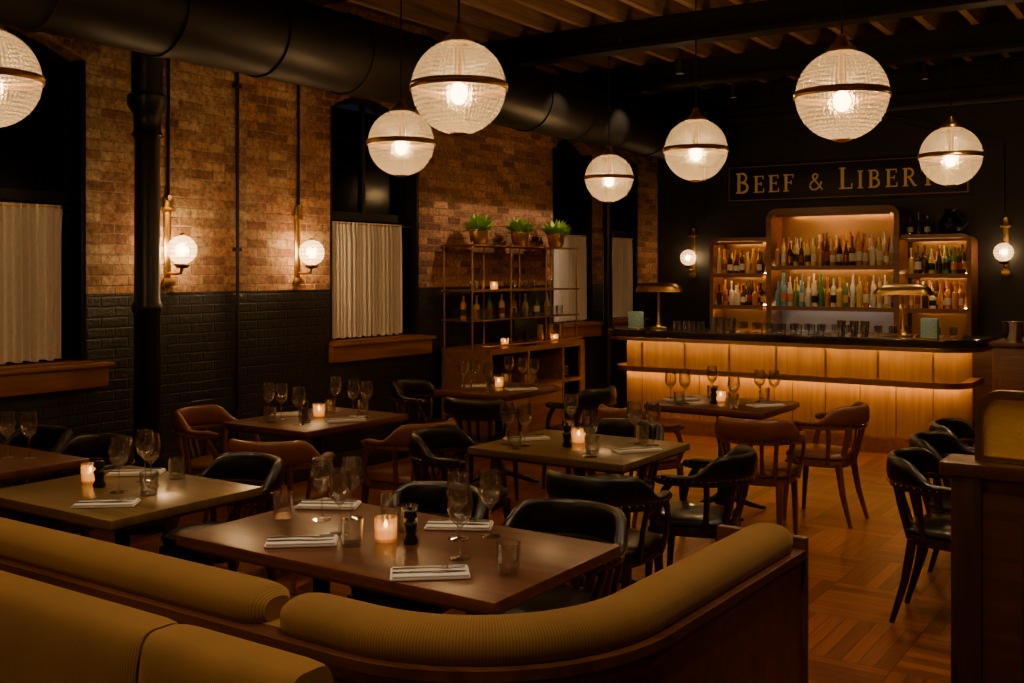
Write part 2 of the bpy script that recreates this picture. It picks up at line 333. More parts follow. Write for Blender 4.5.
def offs(pts,o):
    r=[]
    for i in range(len(pts)):
        a=pts[max(i-1,0)]; b=pts[min(i+1,len(pts)-1)]
        t=Vector((b[0]-a[0],b[1]-a[1])); t.normalize()
        r.append((pts[i][0]+t.y*o,pts[i][1]-t.x*o))
    return r
def arc(cx,cy,r,a0,a1,n=10):
    return [(cx+r*math.cos(rad(a0+(a1-a0)*k/n)),cy+r*math.sin(rad(a0+(a1-a0)*k/n))) for k in range(n+1)]
def lin(a,b,n): return [(a[0]+(b[0]-a[0])*k/n,a[1]+(b[1]-a[1])*k/n) for k in range(n+1)]
def light(name,par,loc,w,col=WARM,r=.04,typ='POINT',rot=None,**kw):
    l=D.lights.new(name,typ); l.energy=w; l.color=col
    if typ in('POINT','SPOT'): l.shadow_soft_size=r
    for k,v in kw.items(): setattr(l,k,v)
    o=D.objects.new(name,l); S.collection.objects.link(o); o.location=loc
    if rot: o.rotation_euler=rot
    if par: o.parent=par
    return o
# ------------------------------------------------------------ room shell
XL,XR,YB,YF,ZC=-6.,3.6,12.3,-2.5,4.0
b=MB('floor'); b.b2(XL-.35,XR+.1,YF-.1,YB+.2,-.1,0,'floor'); b.obj()
b=MB('ceiling'); b.b2(XL-.35,XR+.1,YF-.1,YB+.2,ZC,ZC+.1,'ceil'); b.obj()
b=MB('wall_back'); b.b2(XL-.35,XR+.1,YB,YB+.2,0,ZC,'plaster'); b.obj()
b=MB('wall_right'); b.b2(XR,XR+.1,YF,YB,0,ZC,'plaster'); b.obj()
b=MB('wall_front'); b.b2(XL-.35,XR+.1,YF-.1,YF,0,ZC,'plaster'); b.obj()
WIN=[(2.85,4.05),(6.27,7.42),(9.72,10.60),(10.84,11.75)]
ZS,ZSP,ZCR=1.07,3.0,3.16
b=MB('wall_left'); y=YF
def archz(y,y0,y1):
    t=(y-y0)/(y1-y0)*2-1; return ZSP+(ZCR-ZSP)*(1-t*t)
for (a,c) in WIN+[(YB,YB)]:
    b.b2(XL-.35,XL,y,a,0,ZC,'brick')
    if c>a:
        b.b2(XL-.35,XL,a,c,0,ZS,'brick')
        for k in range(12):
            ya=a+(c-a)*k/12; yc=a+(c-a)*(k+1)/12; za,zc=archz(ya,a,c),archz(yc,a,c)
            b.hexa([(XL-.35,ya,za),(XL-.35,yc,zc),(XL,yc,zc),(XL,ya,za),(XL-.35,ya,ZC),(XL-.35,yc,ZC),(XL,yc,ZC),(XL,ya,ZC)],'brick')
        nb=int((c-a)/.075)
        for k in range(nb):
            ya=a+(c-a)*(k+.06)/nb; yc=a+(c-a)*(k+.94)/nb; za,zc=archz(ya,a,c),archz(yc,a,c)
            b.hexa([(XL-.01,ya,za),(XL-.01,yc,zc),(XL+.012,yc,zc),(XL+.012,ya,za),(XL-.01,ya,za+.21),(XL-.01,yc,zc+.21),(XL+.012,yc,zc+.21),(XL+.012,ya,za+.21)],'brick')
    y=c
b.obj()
for i,(a,c) in enumerate(WIN):
    w=MB('window_%d'%(i+1)); xg=XL-.17
    w.b2(xg-.03,xg+.04,a,a+.07,ZS,ZSP,'frame'); w.b2(xg-.03,xg+.04,c-.07,c,ZS,ZSP,'frame')
    w.b2(xg-.03,xg+.05,a,c,2.09,2.16,'frame'); w.b2(xg-.03,xg+.05,a,c,ZS,ZS+.07,'frame')
    w.sweep([(xg,a+(c-a)*k/12,archz(a+(c-a)*k/12,a,c)-.035) for k in range(13)],[(.035,.035)]*13,'frame',4,up=(1,0,0))
    w.b2(xg-.02,xg+.02,(a+c)/2-.02,(a+c)/2+.02,2.16,ZCR-.03,'frame')
    w.b2(xg-.012,xg-.004,a+.01,c-.01,ZS+.01,ZSP+.04,'nightglass')
    w.b2(XL-.14,XL-.005,a,a+.03,ZS,ZSP,'frame'); w.b2(XL-.14,XL-.005,c-.03,c,ZS,ZSP,'frame')
    w.obj()
    t=MB('trim_%d'%(i+1)); t.b2(XL+.001,XL+.05,a-.02,c+.13,.91,1.04,'orangewoodx',.006); t.b2(XL-.13,XL+.08,a-.0,c+.0,1.071,1.085,'orangewoodx'); t.b2(XL+.001,XL+.085,a-.02,c+.15,1.041,1.07,'orangewoodx',.006); t.obj()
    cu=MB('cafe_curtain'); y0,y1=a+.04,c-(.12 if i==0 else .16) if i<2 else c-.04
    n=200; ii=cu.mi('curtain'); rows=[]
    zz=[1.10,1.3,1.6,1.9,2.03,2.07]
    for z in zz:
        rows.append([cu.bm.verts.new((XL-.06+(.018+.008*math.sin(k*.13))*math.sin(k*.62+.5*math.sin(k*.17)+(z-1.1)*.5)*(1. if z<2 else .6),y0+(y1-y0)*k/n,z+(.006*math.sin(k*.3) if z<1.2 else 0))) for k in range(n+1)])
    for r0,r1 in zip(rows,rows[1:]):
        for k in range(n):
            f=cu.bm.faces.new((r0[k],r0[k+1],r1[k+1],r1[k])); f.material_index=ii
    cu.sweep([(XL-.06,a+.031,2.055),(XL-.06,c-.031,2.055)],.008,'brass',8)
    cu.obj(ang=180)
b=MB('wall_conduit'); b.sweep([(XL+.02,5.28,.05),(XL+.02,5.28,3.98)],.014,'iron',8,up=(0,1,0))
for z in (.6,1.8,3.0): b.b2(XL,XL+.035,5.25,5.31,z,z+.03,'iron')
b.obj()
b=MB('baseboard_left'); b.b2(XL+.001,XL+.03,YF,12.28,0.001,.16,'black',.004); b.obj()
b=MB('baseboard_back'); b.b2(XL+.04,XR-.01,YB-.03,YB-.001,.001,.16,'black',.004); b.obj()
b=MB('ceiling_joists'); x=XL+.3
while x<XR: b.b2(x-.03,x+.03,YF+.02,YB-.02,3.80,3.999,'joist'); x+=.36
b.obj()
for yb in (2.4,5.4,8.1,9.9,11.6):
    b=MB('ceiling_beam'); b.b2(XL+.01,XR-.01,yb-.09,yb+.09,3.56,3.60,'iron'); b.b2(XL+.01,XR-.01,yb-.015,yb+.015,3.60,3.77,'iron'); b.b2(XL+.01,XR-.01,yb-.09,yb+.09,3.765,3.799,'iron'); b.obj()
b=MB('air_duct'); xd,zd,rd=-5.22,3.22,.28
yy=YF+.1
b.sweep([(xd,YF+.05,zd),(xd,YB-.05,zd)],rd,'duct',40)
while yy<YB-.2:
    b.sweep([(xd,yy,zd),(xd,yy+.035,zd)],rd+.012,'duct',40); yy+=.8
b.obj()
b=MB('cast_iron_column')
b.lathe([(.17,.0),(.17,.05),(.13,.09),(.10,.13),(.085,.3),(.082,1.38),(.095,1.40),(.095,1.44),(.082,1.46),(.078,2.5),(.10,2.53),(.085,2.56),(.085,2.66),(.125,2.72),(.125,2.78),(.10,2.80),(.10,3.4),(.15,3.5),(.15,3.56)],(0,0,0),'iron',24)
b.obj((-5.72,4.3,0))
b=MB('pipe_riser'); b.lathe([(.06,0),(.06,.05),(.05,.06),(.05,3.79)],(0,0,0),'iron',16); b.obj((-5.86,10.72,0))
b=MB('wall_moulding')
pts=[(-5.35,YB-.012,2.3),(-5.35,YB-.012,3.05)]
for k in range(21):
    t=k/20; pts.append((-5.35+3.45*t,YB-.012,3.05+.42*math.sin(math.pi*t)))
pts+=[(-1.9,YB-.012,3.05),(-1.9,YB-.012,2.3)]
b.sweep(pts,[(.012,.025)]*len(pts),'mould',8,up=(0,1,0)); 
b.sweep([(p[0]*.94-.22,p[1],p[2]*1.0-.06) for p in pts[1:-1]],[(.008,.012)]*(len(pts)-2),'mould',8,up=(0,1,0)); b.obj()
b=MB('wall_cornice'); b.b2(XL+.02,XR-.02,YB-.1,YB-.001,3.46,3.55,'mould',.01); b.obj()
# ------------------------------------------------------------ sign
b=MB('wall_sign_lettering'); x0,x1,z0,z1=-5.04,-2.22,2.49,2.965; ys=YB-.001
b.b2(x0,x1,ys-.04,ys,z0,z1,'sign',.005)
yf=ys-.042
for (a,c,d,e) in ((x0+.03,x1-.03,z0+.03,z0+.04),(x0+.03,x1-.03,z1-.04,z1-.03),(x0+.03,x0+.04,z0+.03,z1-.03),(x1-.04,x1-.03,z0+.03,z1-.03)):
    b.b2(a,c,yf-.004,yf+.002,d,e,'goldline')
def st(ox,oz,hx,h,p,w):
    for (ax,az),(bx,bz) in zip(p,p[1:]):
        A=Vector((ax*hx,az*h)); B=Vector((bx*hx,bz*h)); d=B-A
        if d.length<1e-6: continue
        d.normalize(); ww=w*h/2; nx,nz=-d.y*ww,d.x*ww; ex,ez=d.x*.01*h,d.y*.01*h
        q=[(ox+A.x+nx-ex,oz+A.y+nz-ez),(ox+B.x+nx+ex,oz+B.y+nz+ez),(ox+B.x-nx+ex,oz+B.y-nz+ez),(ox+A.x-nx-ex,oz+A.y-nz-ez)]
        b.hexa([(x,yf-.008,z) for x,z in q]+[(x,yf,z) for x,z in q],'gold')
def bowl(cx,cz,rx,rz): return [(cx+rx*math.sin(math.pi*k/10),cz+rz*math.cos(math.pi*k/10)) for k in range(11)]
TK,TN=.15,.06
def stem(x): return [([(x,0),(x,1)],TK),([(x-.13,.02),(x+.13,.02)],TN),([(x-.13,.98),(x+.13,.98)],TN)]
G={'B':(.66,stem(.16)+[([(.16,.975),(.3,.975)],TN),([(.16,.53),(.3,.53)],TN),([(.16,.025),(.3,.025)],TN),(bowl(.3,.755,.2,.225),.10),(bowl(.3,.275,.26,.25),.11)]),
'E':(.62,stem(.16)+[([(.16,.975),(.54,.975)],TN),([(.16,.52),(.44,.52)],TN),([(.16,.025),(.57,.025)],TN),([(.54,.99),(.54,.80)],.05),([(.57,.01),(.57,.22)],.05),([(.44,.62),(.44,.42)],.05)]),
'F':(.60,stem(.16)+[([(.16,.975),(.54,.975)],TN),([(.16,.52),(.44,.52)],TN),([(.54,.99),(.54,.80)],.05),([(.44,.62),(.44,.42)],.05)]),
'L':(.60,stem(.16)+[([(.16,.025),(.55,.025)],TN),([(.55,.01),(.55,.24)],.05)]),
'I':(.34,stem(.16)),
'R':(.70,stem(.16)+[([(.16,.975),(.3,.975)],TN),([(.16,.50),(.3,.50)],TN),(bowl(.3,.74,.22,.24),.11),([(.33,.5),(.60,.02)],.12),([(.54,.02),(.7,.02)],TN)]),
'T':(.66,[([(.32,0),(.32,1)],TK),([(.19,.02),(.45,.02)],TN),([(.02,.975),(.62,.975)],TN),([(.02,.99),(.02,.78)],.05),([(.62,.99),(.62,.78)],.05)]),
'Y':(.70,[([(.34,0),(.34,.48)],TK),([(.21,.02),(.47,.02)],TN),([(.1,.97),(.34,.45)],.13),([(.58,.97),(.34,.45)],.06),([(0,.98),(.22,.98)],TN),([(.48,.98),(.68,.98)],TN)]),
'&':(.82,[([(.74,.03),(.25,.72),(.24,.86),(.36,.97),(.5,.88),(.46,.72),(.14,.42),(.08,.22),(.2,.04),(.4,.03),(.58,.18),(.70,.48)],.085)]),
' ':(.36,[])}
txt='BEEF & LIBERTY'; hs=[.245 if i in(0,7) else .20 for i in range(len(txt))]
tot=sum(G[c][0]*h+.035 for c,h in zip(txt,hs)); f=(x1-x0-.24)/tot; cx=x0+.12
for c,h in zip(txt,hs):
    for p,w in G[c][1]: st(cx,z0+.125,h*f*.96,h,p,w)
    cx+=(G[c][0]*h+.035)*f
b.obj()
# ------------------------------------------------------------ pendants
b=MB('globe_pendant_lamp'); R=.225
b.sphere((0,0,0),R,'globe',64,32,-.985,.985)
b.lathe([(R-.004,-.015),(R+.008,-.017),(R+.011,-.006),(R+.007,0),(R+.011,.006),(R+.008,.017),(R-.004,.015)],(0,0,0),'brass',64,cap=False)
b.lathe([(.0,.30),(.02,.30),(.03,.27),(.06,.24),(.075,.222),(.075,.205),(.0,.205)],(0,0,0),'brass',24)
b.lathe([(.0,-.235),(.02,-.232),(.045,-.224),(.045,-.214),(0,-.214)],(0,0,0),'brass',20)
b.lathe([(.0,.205),(.02,.205),(.02,.04),(.0,.04)],(0,0,0),'brass',12)
b.sphere((0,0,-.03),.042,'bulb',20,12,sc=(1,1,1.25))
b.lathe([(.006,.29),(.006,1.27)],(0,0,0),'black',8)
b.lathe([(.0,1.245),(.055,1.245),(.06,1.27),(.0,1.27)],(0,0,0),'black',20)
gm=b.mesh()
for (x,y) in [(-3.0,4.01),(-1.55,5.25),(-4.62,5.52),(-3.12,7.02),(-4.73,8.67),(-1.68,8.47),(-4.63,2.63),(-3.05,1.0),(.1,4.0),(.1,7.0),(-.9,-.9)]:
    o=place(gm,'globe_pendant_lamp',(x,y,2.53))
    light('pendant_light',o,(0,0,-.03),56,WARM,.055)
# ------------------------------------------------------------ sconces
b=MB('wall_sconce')
b.box((0,.006,.05),(.055,.012,.62),'brass',.003)
b.box((0,.02,-.22),(.09,.02,.05),'brass',.003); b.box((0,.02,.28),(.11,.02,.03),'brass',.003)
b.sweep([(0,.02,-.16),(0,.10,-.16),(0,.15,-.155),(0,.16,-.12)],.011,'brass',10,up=(1,0,0))
b.lathe([(.0,-.125),(.03,-.125),(.055,-.105),(.055,-.095),(.0,-.095)],(0,.16,0),'brass',20)
b.sweep([(0,.0,.36),(0,.03,.36)],.018,'brass',10)
b.sphere((0,.16,.0),.098,'sconceglobe',40,20)
b.sphere((0,.16,.0),.03,'bulb',16,10)
b.lathe([(0,.095),(.02,.097),(.015,.112),(0,.118)],(0,.16,0),'brass',14)
sm=b.mesh()
for (loc,rz,w) in [((XL+.001,4.67,1.80),-90,34),((XL+.001,5.9,1.80),-90,34),((-5.5,YB-.001,1.83),180,9),((-1.88,YB-.001,1.86),180,9)]:
    o=place(sm,'wall_sconce',loc,rad(rz)); light('sconce_light',o,(0,.16,0),w,(1,.65,.32),.04)
for yy in (5.9,4.67):
    b=MB('sconce_conduit'); b.sweep([(XL+.02,yy,2.17),(XL+.02,yy,3.98)],.011,'iron',8,up=(0,1,0)); b.obj()
# ------------------------------------------------------------ bar
b=MB('bar_counter'); BL=-5.22
path=lin((BL,10.55),(BL,10.0),3)[:-1]+arc(BL+.15,10.0,.15,180,270,6)+lin((BL+.15,9.85),(-2.07,9.85),40)[1:-1]+arc(-2.07,10.02,.17,-90,0,8)+lin((-1.90,10.02),(-1.90,10.55),3)[1:]
b.wallpath(path,-.05,0,.0,.98,'orangewood')
b.wallpath(path,0,.015,.001,.13,'orangewoodx')
b.wallpath(path,0,.012,.13,.15,'brass')
b.wallpath(path,0,.095,.640,.665,'orangewoodx'); b.wallpath(path,.095,.102,.618,.672,'brass')
b.wallpath(path,.068,.080,.631,.6385,'led'); b.wallpath(path,.11,.122,.970,.9765,'led')
b.wallpath(path,.178,.188,.945,.98,'brass')
A=offs(path,.20); b.slab([(p[0],p[1]) for p in A],.981,1.055,'stone',.012,c=(-3.5,10.2))
x=-4.98
while x<-2.0: b.b2(x-.010,x+.010,9.842,9.851,.67,.965,'brass'); x+=.48
x=-4.98
while x<-2.0: b.b2(x-.003,x+.003,9.846,9.851,.15,.63,'darkwood'); x+=.32
b.b2(BL+.06,-1.96,10.5,10.55,0.01,.98,'darkwood')
b.obj()
b=MB('back_bar_cabinet'); yf_,yb_=11.9,YB-.005
b.b2(-5.3,-1.75,11.75,yb_,0,.90,'darkwoodv',.005); b.b2(-5.33,-1.72,11.72,yb_,.901,.94,'stone',.005)
for k in range(8): b.b2(-5.26+k*.44,-4.86+k*.44,11.735,11.751,.1,.84,'cabwood',.004)
def frame_xz(pts,th,y0,y1,mat):
    A=offs(pts,0); B=offs(pts,th)
    b.rings([[Vector((a[0],y0,a[1])),Vector((c[0],y0,c[1])),Vector((c[0],y1,c[1])),Vector((a[0],y1,a[1]))] for a,c in zip(A,B)],mat)
cpath=[(-4.40,.94),(-4.40,2.26)]+arc(-4.27,2.26,.13,180,90,8)[1:]+[(-3.02,2.39)]+arc(-3.02,2.26,.13,90,0,8)[1:]+[(-2.89,.94)]
frame_xz(cpath,.06,yf_,yb_,'cabwood')
def shelf(x0,x1,z,led):
    b.b2(x0,x1,yf_+.05,yb_-.021,z-.02,z,'cabwood'); b.b2(x0,x1,yf_+.035,yf_+.05,z-.045,z+.004,'cabwood')
    b.b2(x0+.02,x1-.02,yf_+.054,yf_+.062,z-.028,z-.021,led); b.b2(x0+.02,x1-.02,yb_-.04,yb_-.032,z+.001,z+.007,'ledshelf')
for (x0,x1,rt) in ((-5.12,-4.41,0),(-2.88,-2.16,1)):
    if not rt: pth=[(x0,.94),(x0,1.96)]+arc(x0+.1,1.96,.10,180,90,6)[1:]+[(x1,2.06)]
    else: pth=[(x0,2.06),(x1-.1,2.06)]+arc(x1-.1,1.96,.10,90,0,6)[1:]+[(x1,.94)]
    frame_xz(pth,.045,yf_+.03,yb_,'cabwood')
    b.b2(x0+.04,x1-.04,yb_-.02,yb_,.94,2.01,'backpanel')
    for z in (1.25,1.63): shelf(x0+.045,x1-.045,z,'ledshelf')
    b.b2(x0+.05,x1-.05,yf_+.045,yf_+.06,1.98,2.014,'cabwood'); b.b2(x0+.06,x1-.06,yf_+.065,yf_+.073,2.005,2.012,'ledshelf')
b.b2(-4.35,-2.94,yb_-.02,yb_,1.25,2.33,'backpanel'); b.b2(-4.35,-2.94,yb_-.02,yb_,.94,1.249,'splash')
shelf(-4.339,-2.951,1.25,'ledcool'); shelf(-4.339,-2.951,1.72,'ledshelf')
b.b2(-4.3,-3.0,yf_+.02,yf_+.035,2.29,2.33,'cabwood'); b.b2(-4.28,-3.02,yf_+.04,yf_+.05,2.315,2.323,'ledshelf')
b.obj()
def bottle(b,x,y,z,h,r,m,lab=True):
    k=random.choice([0,1,2])
    if k==0: pr=[(0,0),(r,0),(r,h*.62),(r*.8,h*.70),(r*.33,h*.76),(r*.3,h*.96),(r*.36,h*.97),(r*.36,h),(0,h)]
    elif k==1: pr=[(0,0),(r,0),(r*1.03,h*.5),(r*.5,h*.72),(r*.3,h*.85),(r*.3,h),(0,h)]
    else: pr=[(0,0),(r*1.1,0),(r*1.1,h*.5),(r*1.0,h*.58),(r*.35,h*.64),(r*.33,h*.9),(r*.45,h*.91),(r*.45,h),(0,h)]
    b.lathe(pr,(x,y,z),m,10)
    if lab: b.lathe([(r*1.12,h*.15),(r*1.12,h*.42)],(x,y,z),'label' if random.random()<.45 else random.choice(['b_gold2','black','b_orange','b_red']),10,cap=False)
def row(x0,x1,y,z,hmin,hmax,cs,step=.068):
    b=MB('liquor_bottles')
    for yy in (y,y+.075,y+.15):
        x=x0+.04+(.03 if yy>y else 0)
        while x<x1-.05:
            bottle(b,x,yy+random.uniform(-.004,.004),z+.001,random.uniform(hmin,hmax),random.uniform(.026,.034),random.choice(cs),random.random()<.7); x+=step+random.uniform(0,.012)
    b.obj()
row(-4.33,-2.95,11.99,1.72,.25,.40,['b_amber','b_amber','b_orange','b_gold2','b_clear','b_dark','b_dark'])
row(-4.33,-2.95,11.99,1.25,.26,.39,['b_clear','b_blue','b_green','b_gold2','b_clear','b_amber'])
for x0,x1 in ((-5.07,-4.46),(-2.83,-2.22)):
    row(x0,x1,12.01,1.25,.22,.31,['b_dark','b_amber','b_orange','b_clear','b_dark'])
    row(x0,x1,12.01,1.63,.22,.32,['b_dark','b_amber','b_green','b_dark','b_gold2'])
b=MB('stacked_glassware')
for k in range(36):
    x=-4.95+ (k%18)*.155; y=11.77+(k//18)*.08
    b.lathe([(.0,.0),(.028,.0),(.036,.12),(.034,.12),(.027,.008),(0,.008)],(x,y,.942),'glass',10)
b.obj()
b=MB('decorative_jug'); b.lathe([(0,0),(.09,0),(.12,.05),(.12,.14),(.07,.2),(.05,.24),(.07,.27),(0,.27)],(0,0,0),'iron',20)
b.sweep([(.11,0,.06),(.17,0,.12),(.14,0,.2),(.06,0,.24)],.012,'iron',8,up=(0,1,0)); b.obj((-2.4,12.1,2.061))
b=MB('liquor_bottles'); [bottle(b,-2.82+k*.09,12.1,2.061,.2+.05*(k%2),.03,'b_dark') for k in range(3)]; b.obj()
b=MB('bar_table_lamp')
b.lathe([(0,0),(.085,0),(.085,.012),(.03,.025),(.02,.05),(.014,.07),(.012,.38),(.02,.40),(0,.42)],(0,0,0),'brass',20)
i_=b.mi('brass'); rs=[]
for k in range(17):
    t=k/16; x=-.27+.54*t; e=max(.05,(1-abs(2*t-1)**4)**.5)
    rs.append([b.bm.verts.new((x,.085*e*math.cos(math.pi*j/15),.385+.10*e*math.sin(math.pi*j/15)**.8)) for j in range(16)])
for V0,V1 in zip(rs,rs[1:]):
    for j in range(15):
        f=b.bm.faces.new((V0[j],V0[j+1],V1[j+1],V1[j])); f.material_index=i_
b.sweep([(-.1,0,.425),(.1,0,.425)],.013,'bulb',10)
lm=b.mesh(60)
for x in (-4.88,-2.40):
    o=place(lm,'bar_table_lamp',(x,10.03,1.056)); light('bar_lamp_light',o,(0,0,.40),6,WARM,.02)
def gl(name,pr,mat='glass',seg=18):
    b=MB(name); b.lathe(pr,(0,0,0),mat,seg); return b.mesh(50)
tumbler=gl('water_tumbler',[(0,0),(.034,0),(.038,.09),(.0355,.09),(.032,.012),(0,.012)])
wineg=gl('wine_glass',[(0,0),(.034,.0),(.034,.003),(.006,.008),(.004,.012),(.004,.095),(.012,.105),(.032,.125),(.041,.155),(.040,.18),(.033,.222),(.0315,.222),(.038,.18),(.039,.156),(.030,.128),(0,.110)])
b=MB('votive_candle'); b.lathe([(0,0),(.032,0),(.035,.006),(.036,.08),(.0335,.08),(.032,.008),(0,.006)],(0,0,0),'votiveglass',32,flute=.06)
b.lathe([(0,.009),(.028,.009),(.0285,.042),(.024,.044),(0,.041)],(0,0,0),'wax',20); b.lathe([(0,.043),(.006,.048),(.007,.056),(0,.072)],(0,0,0),'flame',8); votive=b.mesh()
b=MB('pepper_mill'); b.lathe([(0,0),(.024,0),(.026,.01),(.017,.03),(.02,.05),(.024,.065),(.015,.075),(.015,.08),(.023,.088),(.02,.108),(.006,.112),(.008,.12),(0,.125)],(0,0,0),'black',20); mill=b.mesh()
b=MB('folded_napkin_with_cutlery')
b.box((0,0,.004),(.115,.235,.008),'linen',.003); b.box((.004,.002,.011),(.105,.225,.006),'linen',.0028)
z=.0168
b.sweep([(.022,-.11,z),(.022,0,z),(.022,.005,z)],[(.0065,.002),(.0045,.002),(.0045,.002)],'cutlery',8); b.sweep([(.022,.004,z),(.023,.05,z),(.025,.105,z)],[(.008,.0012),(.012,.0012),(.003,.001)],'cutlery',8)
b.sweep([(-.022,-.11,z),(-.022,-.03,z+.001),(-.022,.03,z)],[(.0075,.0018),(.0045,.0018),(.0045,.0018)],'cutlery',8); b.sweep([(-.022,.028,z),(-.022,.04,z),(-.022,.058,z)],[(.006,.0014),(.014,.0014),(.015,.0014)],'cutlery',8)
for k in range(4): b.sweep([(-.0348+.0085*k,.056,z),(-.0348+.0085*k,.105,z+.001)],.0017,'cutlery',6)
napkin=b.mesh()
for x in (-4.62,-4.54,-4.46,-4.38,-3.7,-3.6,-3.5,-3.42,-3.34,-3.24,-3.14):
    place(tumbler,'water_tumbler',(x,9.95+.05*math.sin(x*40),1.056))
b=MB('steel_tin_cup'); b.lathe([(0,0),(.032,0),(.042,.13),(.040,.13),(.030,.006),(0,.006)],(0,0,0),'silver',18); tin=b.mesh()
for x in (-4.28,-4.19,-4.08,-2.98,-2.86,-2.76): place(tin,'steel_tin_cup',(x,10.08,1.056))
b=MB('menu_card_block'); b.box((0,0,.09),(.14,.09,.18),'teal',.006); b.box((0,0,.004),(.15,.11,.008),'brass',.002); mc=b.mesh()
place(mc,'menu_card_block',(-5.06,9.86,1.056)); place(mc,'menu_card_block',(-2.13,9.86,1.056))
b=MB('service_cabinet'); b.b2(-1.62,-.3,9.9,10.9,0,1.0,'banqwood',.01); b.b2(-1.65,-.27,9.87,10.93,1.001,1.04,'darkwood',.008); [b.b2(-1.56+.42*k,-1.2+.42*k,9.885,9.901,.12,.92,'banqwood',.005) for k in range(3)]; b.obj()
b=MB('ice_bucket'); b.lathe([(0,0),(.07,0),(.09,.16),(.095,.17),(.08,.17),(.06,.02),(0,.02)],(0,0,0),'silver',20); b.obj((-1.5,10.2,1.041))
b=MB('liquor_bottles'); [bottle(b,-1.3+.1*k,10.3,1.041,.3,.035,'b_dark') for k in range(3)]; b.obj()
# ------------------------------------------------------------ sideboard + brass shelf
DY=.27
b=MB('wooden_sideboard')
sp=[(-5.96,7.42),(-5.40,7.42)]+lin((-5.40,7.42),(-5.40,9.05),6)[1:]+[(-5.44,9.18),(-5.55,9.27),(-5.96,9.30)]
def prism(mb,o,z0,z1,m): mb.rings([[Vector((x,y,z0)) for x,y in o],[Vector((x,y,z1)) for x,y in o]],m)
prism(b,sp,.90,.95,'sidewood'); prism(b,sp,.10,.14,'sidewood'); prism(b,sp,.55,.58,'sidewood')
b.b2(-5.96,-5.93,7.43,9.29,.10,.90,'sidewood')
for y in (7.42,8.04,8.67): b.b2(-5.93,-5.40,y,y+.03,.14,.90,'sidewood')
b.wallpath([(-5.40,9.02),(-5.405,9.10),(-5.44,9.18),(-5.55,9.27),(-5.94,9.30)],-.025,0,.14,.90,'sidewood')
b.b2(-5.415,-5.40,7.46,8.04,.14,.55,'sidewood',.003); b.b2(-5.415,-5.40,8.08,8.66,.14,.55,'sidewood',.003)
for (x,y) in ((-5.9,7.5),(-5.46,7.5),(-5.9,9.2),(-5.5,9.1)): b.lathe([(.03,0),(.03,.1)],(x,y,0),'black',10)
b.sweep([(-5.5,7.43,.98),(-5.42,7.44,.98),(-5.41,7.6,.98),(-5.41,9.0,.98),(-5.46,9.16,.98)],.009,'brass',8)
b.obj((0,DY,0))
b=MB('crockery_stack')
for y in (7.6,7.8,8.2,8.4,8.82,9.0):
    for q in range(6): b.lathe([(0,0),(.04,0),(.08,.012),(.078,.014),(0,.006)],(-5.62,y,.582+q*.017),'label',16)
b.obj((0,DY,0))
b=MB('brass_shelf_unit')
for y in (7.42,8.05,8.68,9.28):
    for x in (-5.92,-5.60): b.sweep([(x,y,.951),(x,y,1.93)],.008,'brass',8,up=(0,1,0))
for z in (1.21,1.48,1.90):
    b.b2(-5.93,-5.58,7.40,9.30,z-.012,z,'glass' if z<1.3 else 'darkwood')
    for x in (-5.935,-5.585): b.sweep([(x,7.40,z-.005),(x,9.30,z-.005)],.009,'brass',8)
b.obj((0,DY,0))
def plant(seed):
    random.seed(seed); b=MB('potted_plant')
    b.lathe([(0,0),(.05,0),(.075,.03),(.085,.10),(.085,.125),(.078,.125),(.075,.10),(0,.10)],(0,0,0),'brass',20)
    b.lathe([(0,.10),(.076,.101)],(0,0,0),'soil',16)
    for k in range(190):
        a=random.uniform(0,6.28); el=random.uniform(.2,1.45); l=random.uniform(.08,.18); w=random.uniform(.014,.026)
        o=Vector((math.cos(a)*.04,math.sin(a)*.04,.10)); d=Vector((math.cos(a)*math.cos(el),math.sin(a)*math.cos(el),math.sin(el)))
        s=d.cross(Vector((0,0,1))).normalized()
        p0=o; p1=o+d*l*.6; p2=o+d*l+Vector((math.cos(a)*.02,math.sin(a)*.02,-.02))
        b.quad([p1-s*w,p0+d*l*.3,p1+s*w,p2],'leaf')
        b.sweep([p0,p1],.0015,'leaf',4,cap=False)
    return b.mesh()
pm=plant(3); pm2=plant(5)
for i,y in enumerate((7.72,8.42,9.10)): place(pm if i%2==0 else pm2,'potted_plant',(-5.74,y+DY,1.901),i*1.3,(1.1,1.1,1.2))
for y in (7.6,7.7,7.8,8.2,8.3,8.4,8.5,8.9,9.0,9.1): place(tumbler,'water_tumbler',(-5.7,y+DY,1.211))
for y in (7.6,7.7,8.3,8.5,8.6,8.95): place(tumbler,'water_tumbler',(-5.72,y+DY,1.481))
b=MB('liquor_bottles'); [bottle(b,-5.82,7.85+.21*k,1.211,.22,.03,['b_amber','b_gold2','b_green','b_clear'][k%4]) for k in range(8)]; b.obj()
place(votive,'votive_candle',(-5.66,8.12,1.481)); place(votive,'votive_candle',(-5.55,8.14,.951)); place(votive,'votive_candle',(-5.5,8.95,.951))
b=MB('pos_terminal'); b.box((0,0,.006),(.16,.14,.012),'black',.004); b.box((0,-.02,.07),(.03,.03,.12),'black'); 
b.box((0,0,.16),(.24,.02,.17),'black',.006); b.obj((-5.50,8.42,.951),rad(60))
b=MB('pitcher_cluster')
for k in range(6): b.lathe([(0,0),(.03,0),(.045,.05),(.03,.13),(.035,.17),(.033,.17),(.028,.13),(0,.01)],(-5.64-.1*(k%2),8.62+DY+.1*k,.951),'glass' if k%2 else 'brass',14)
b.obj()
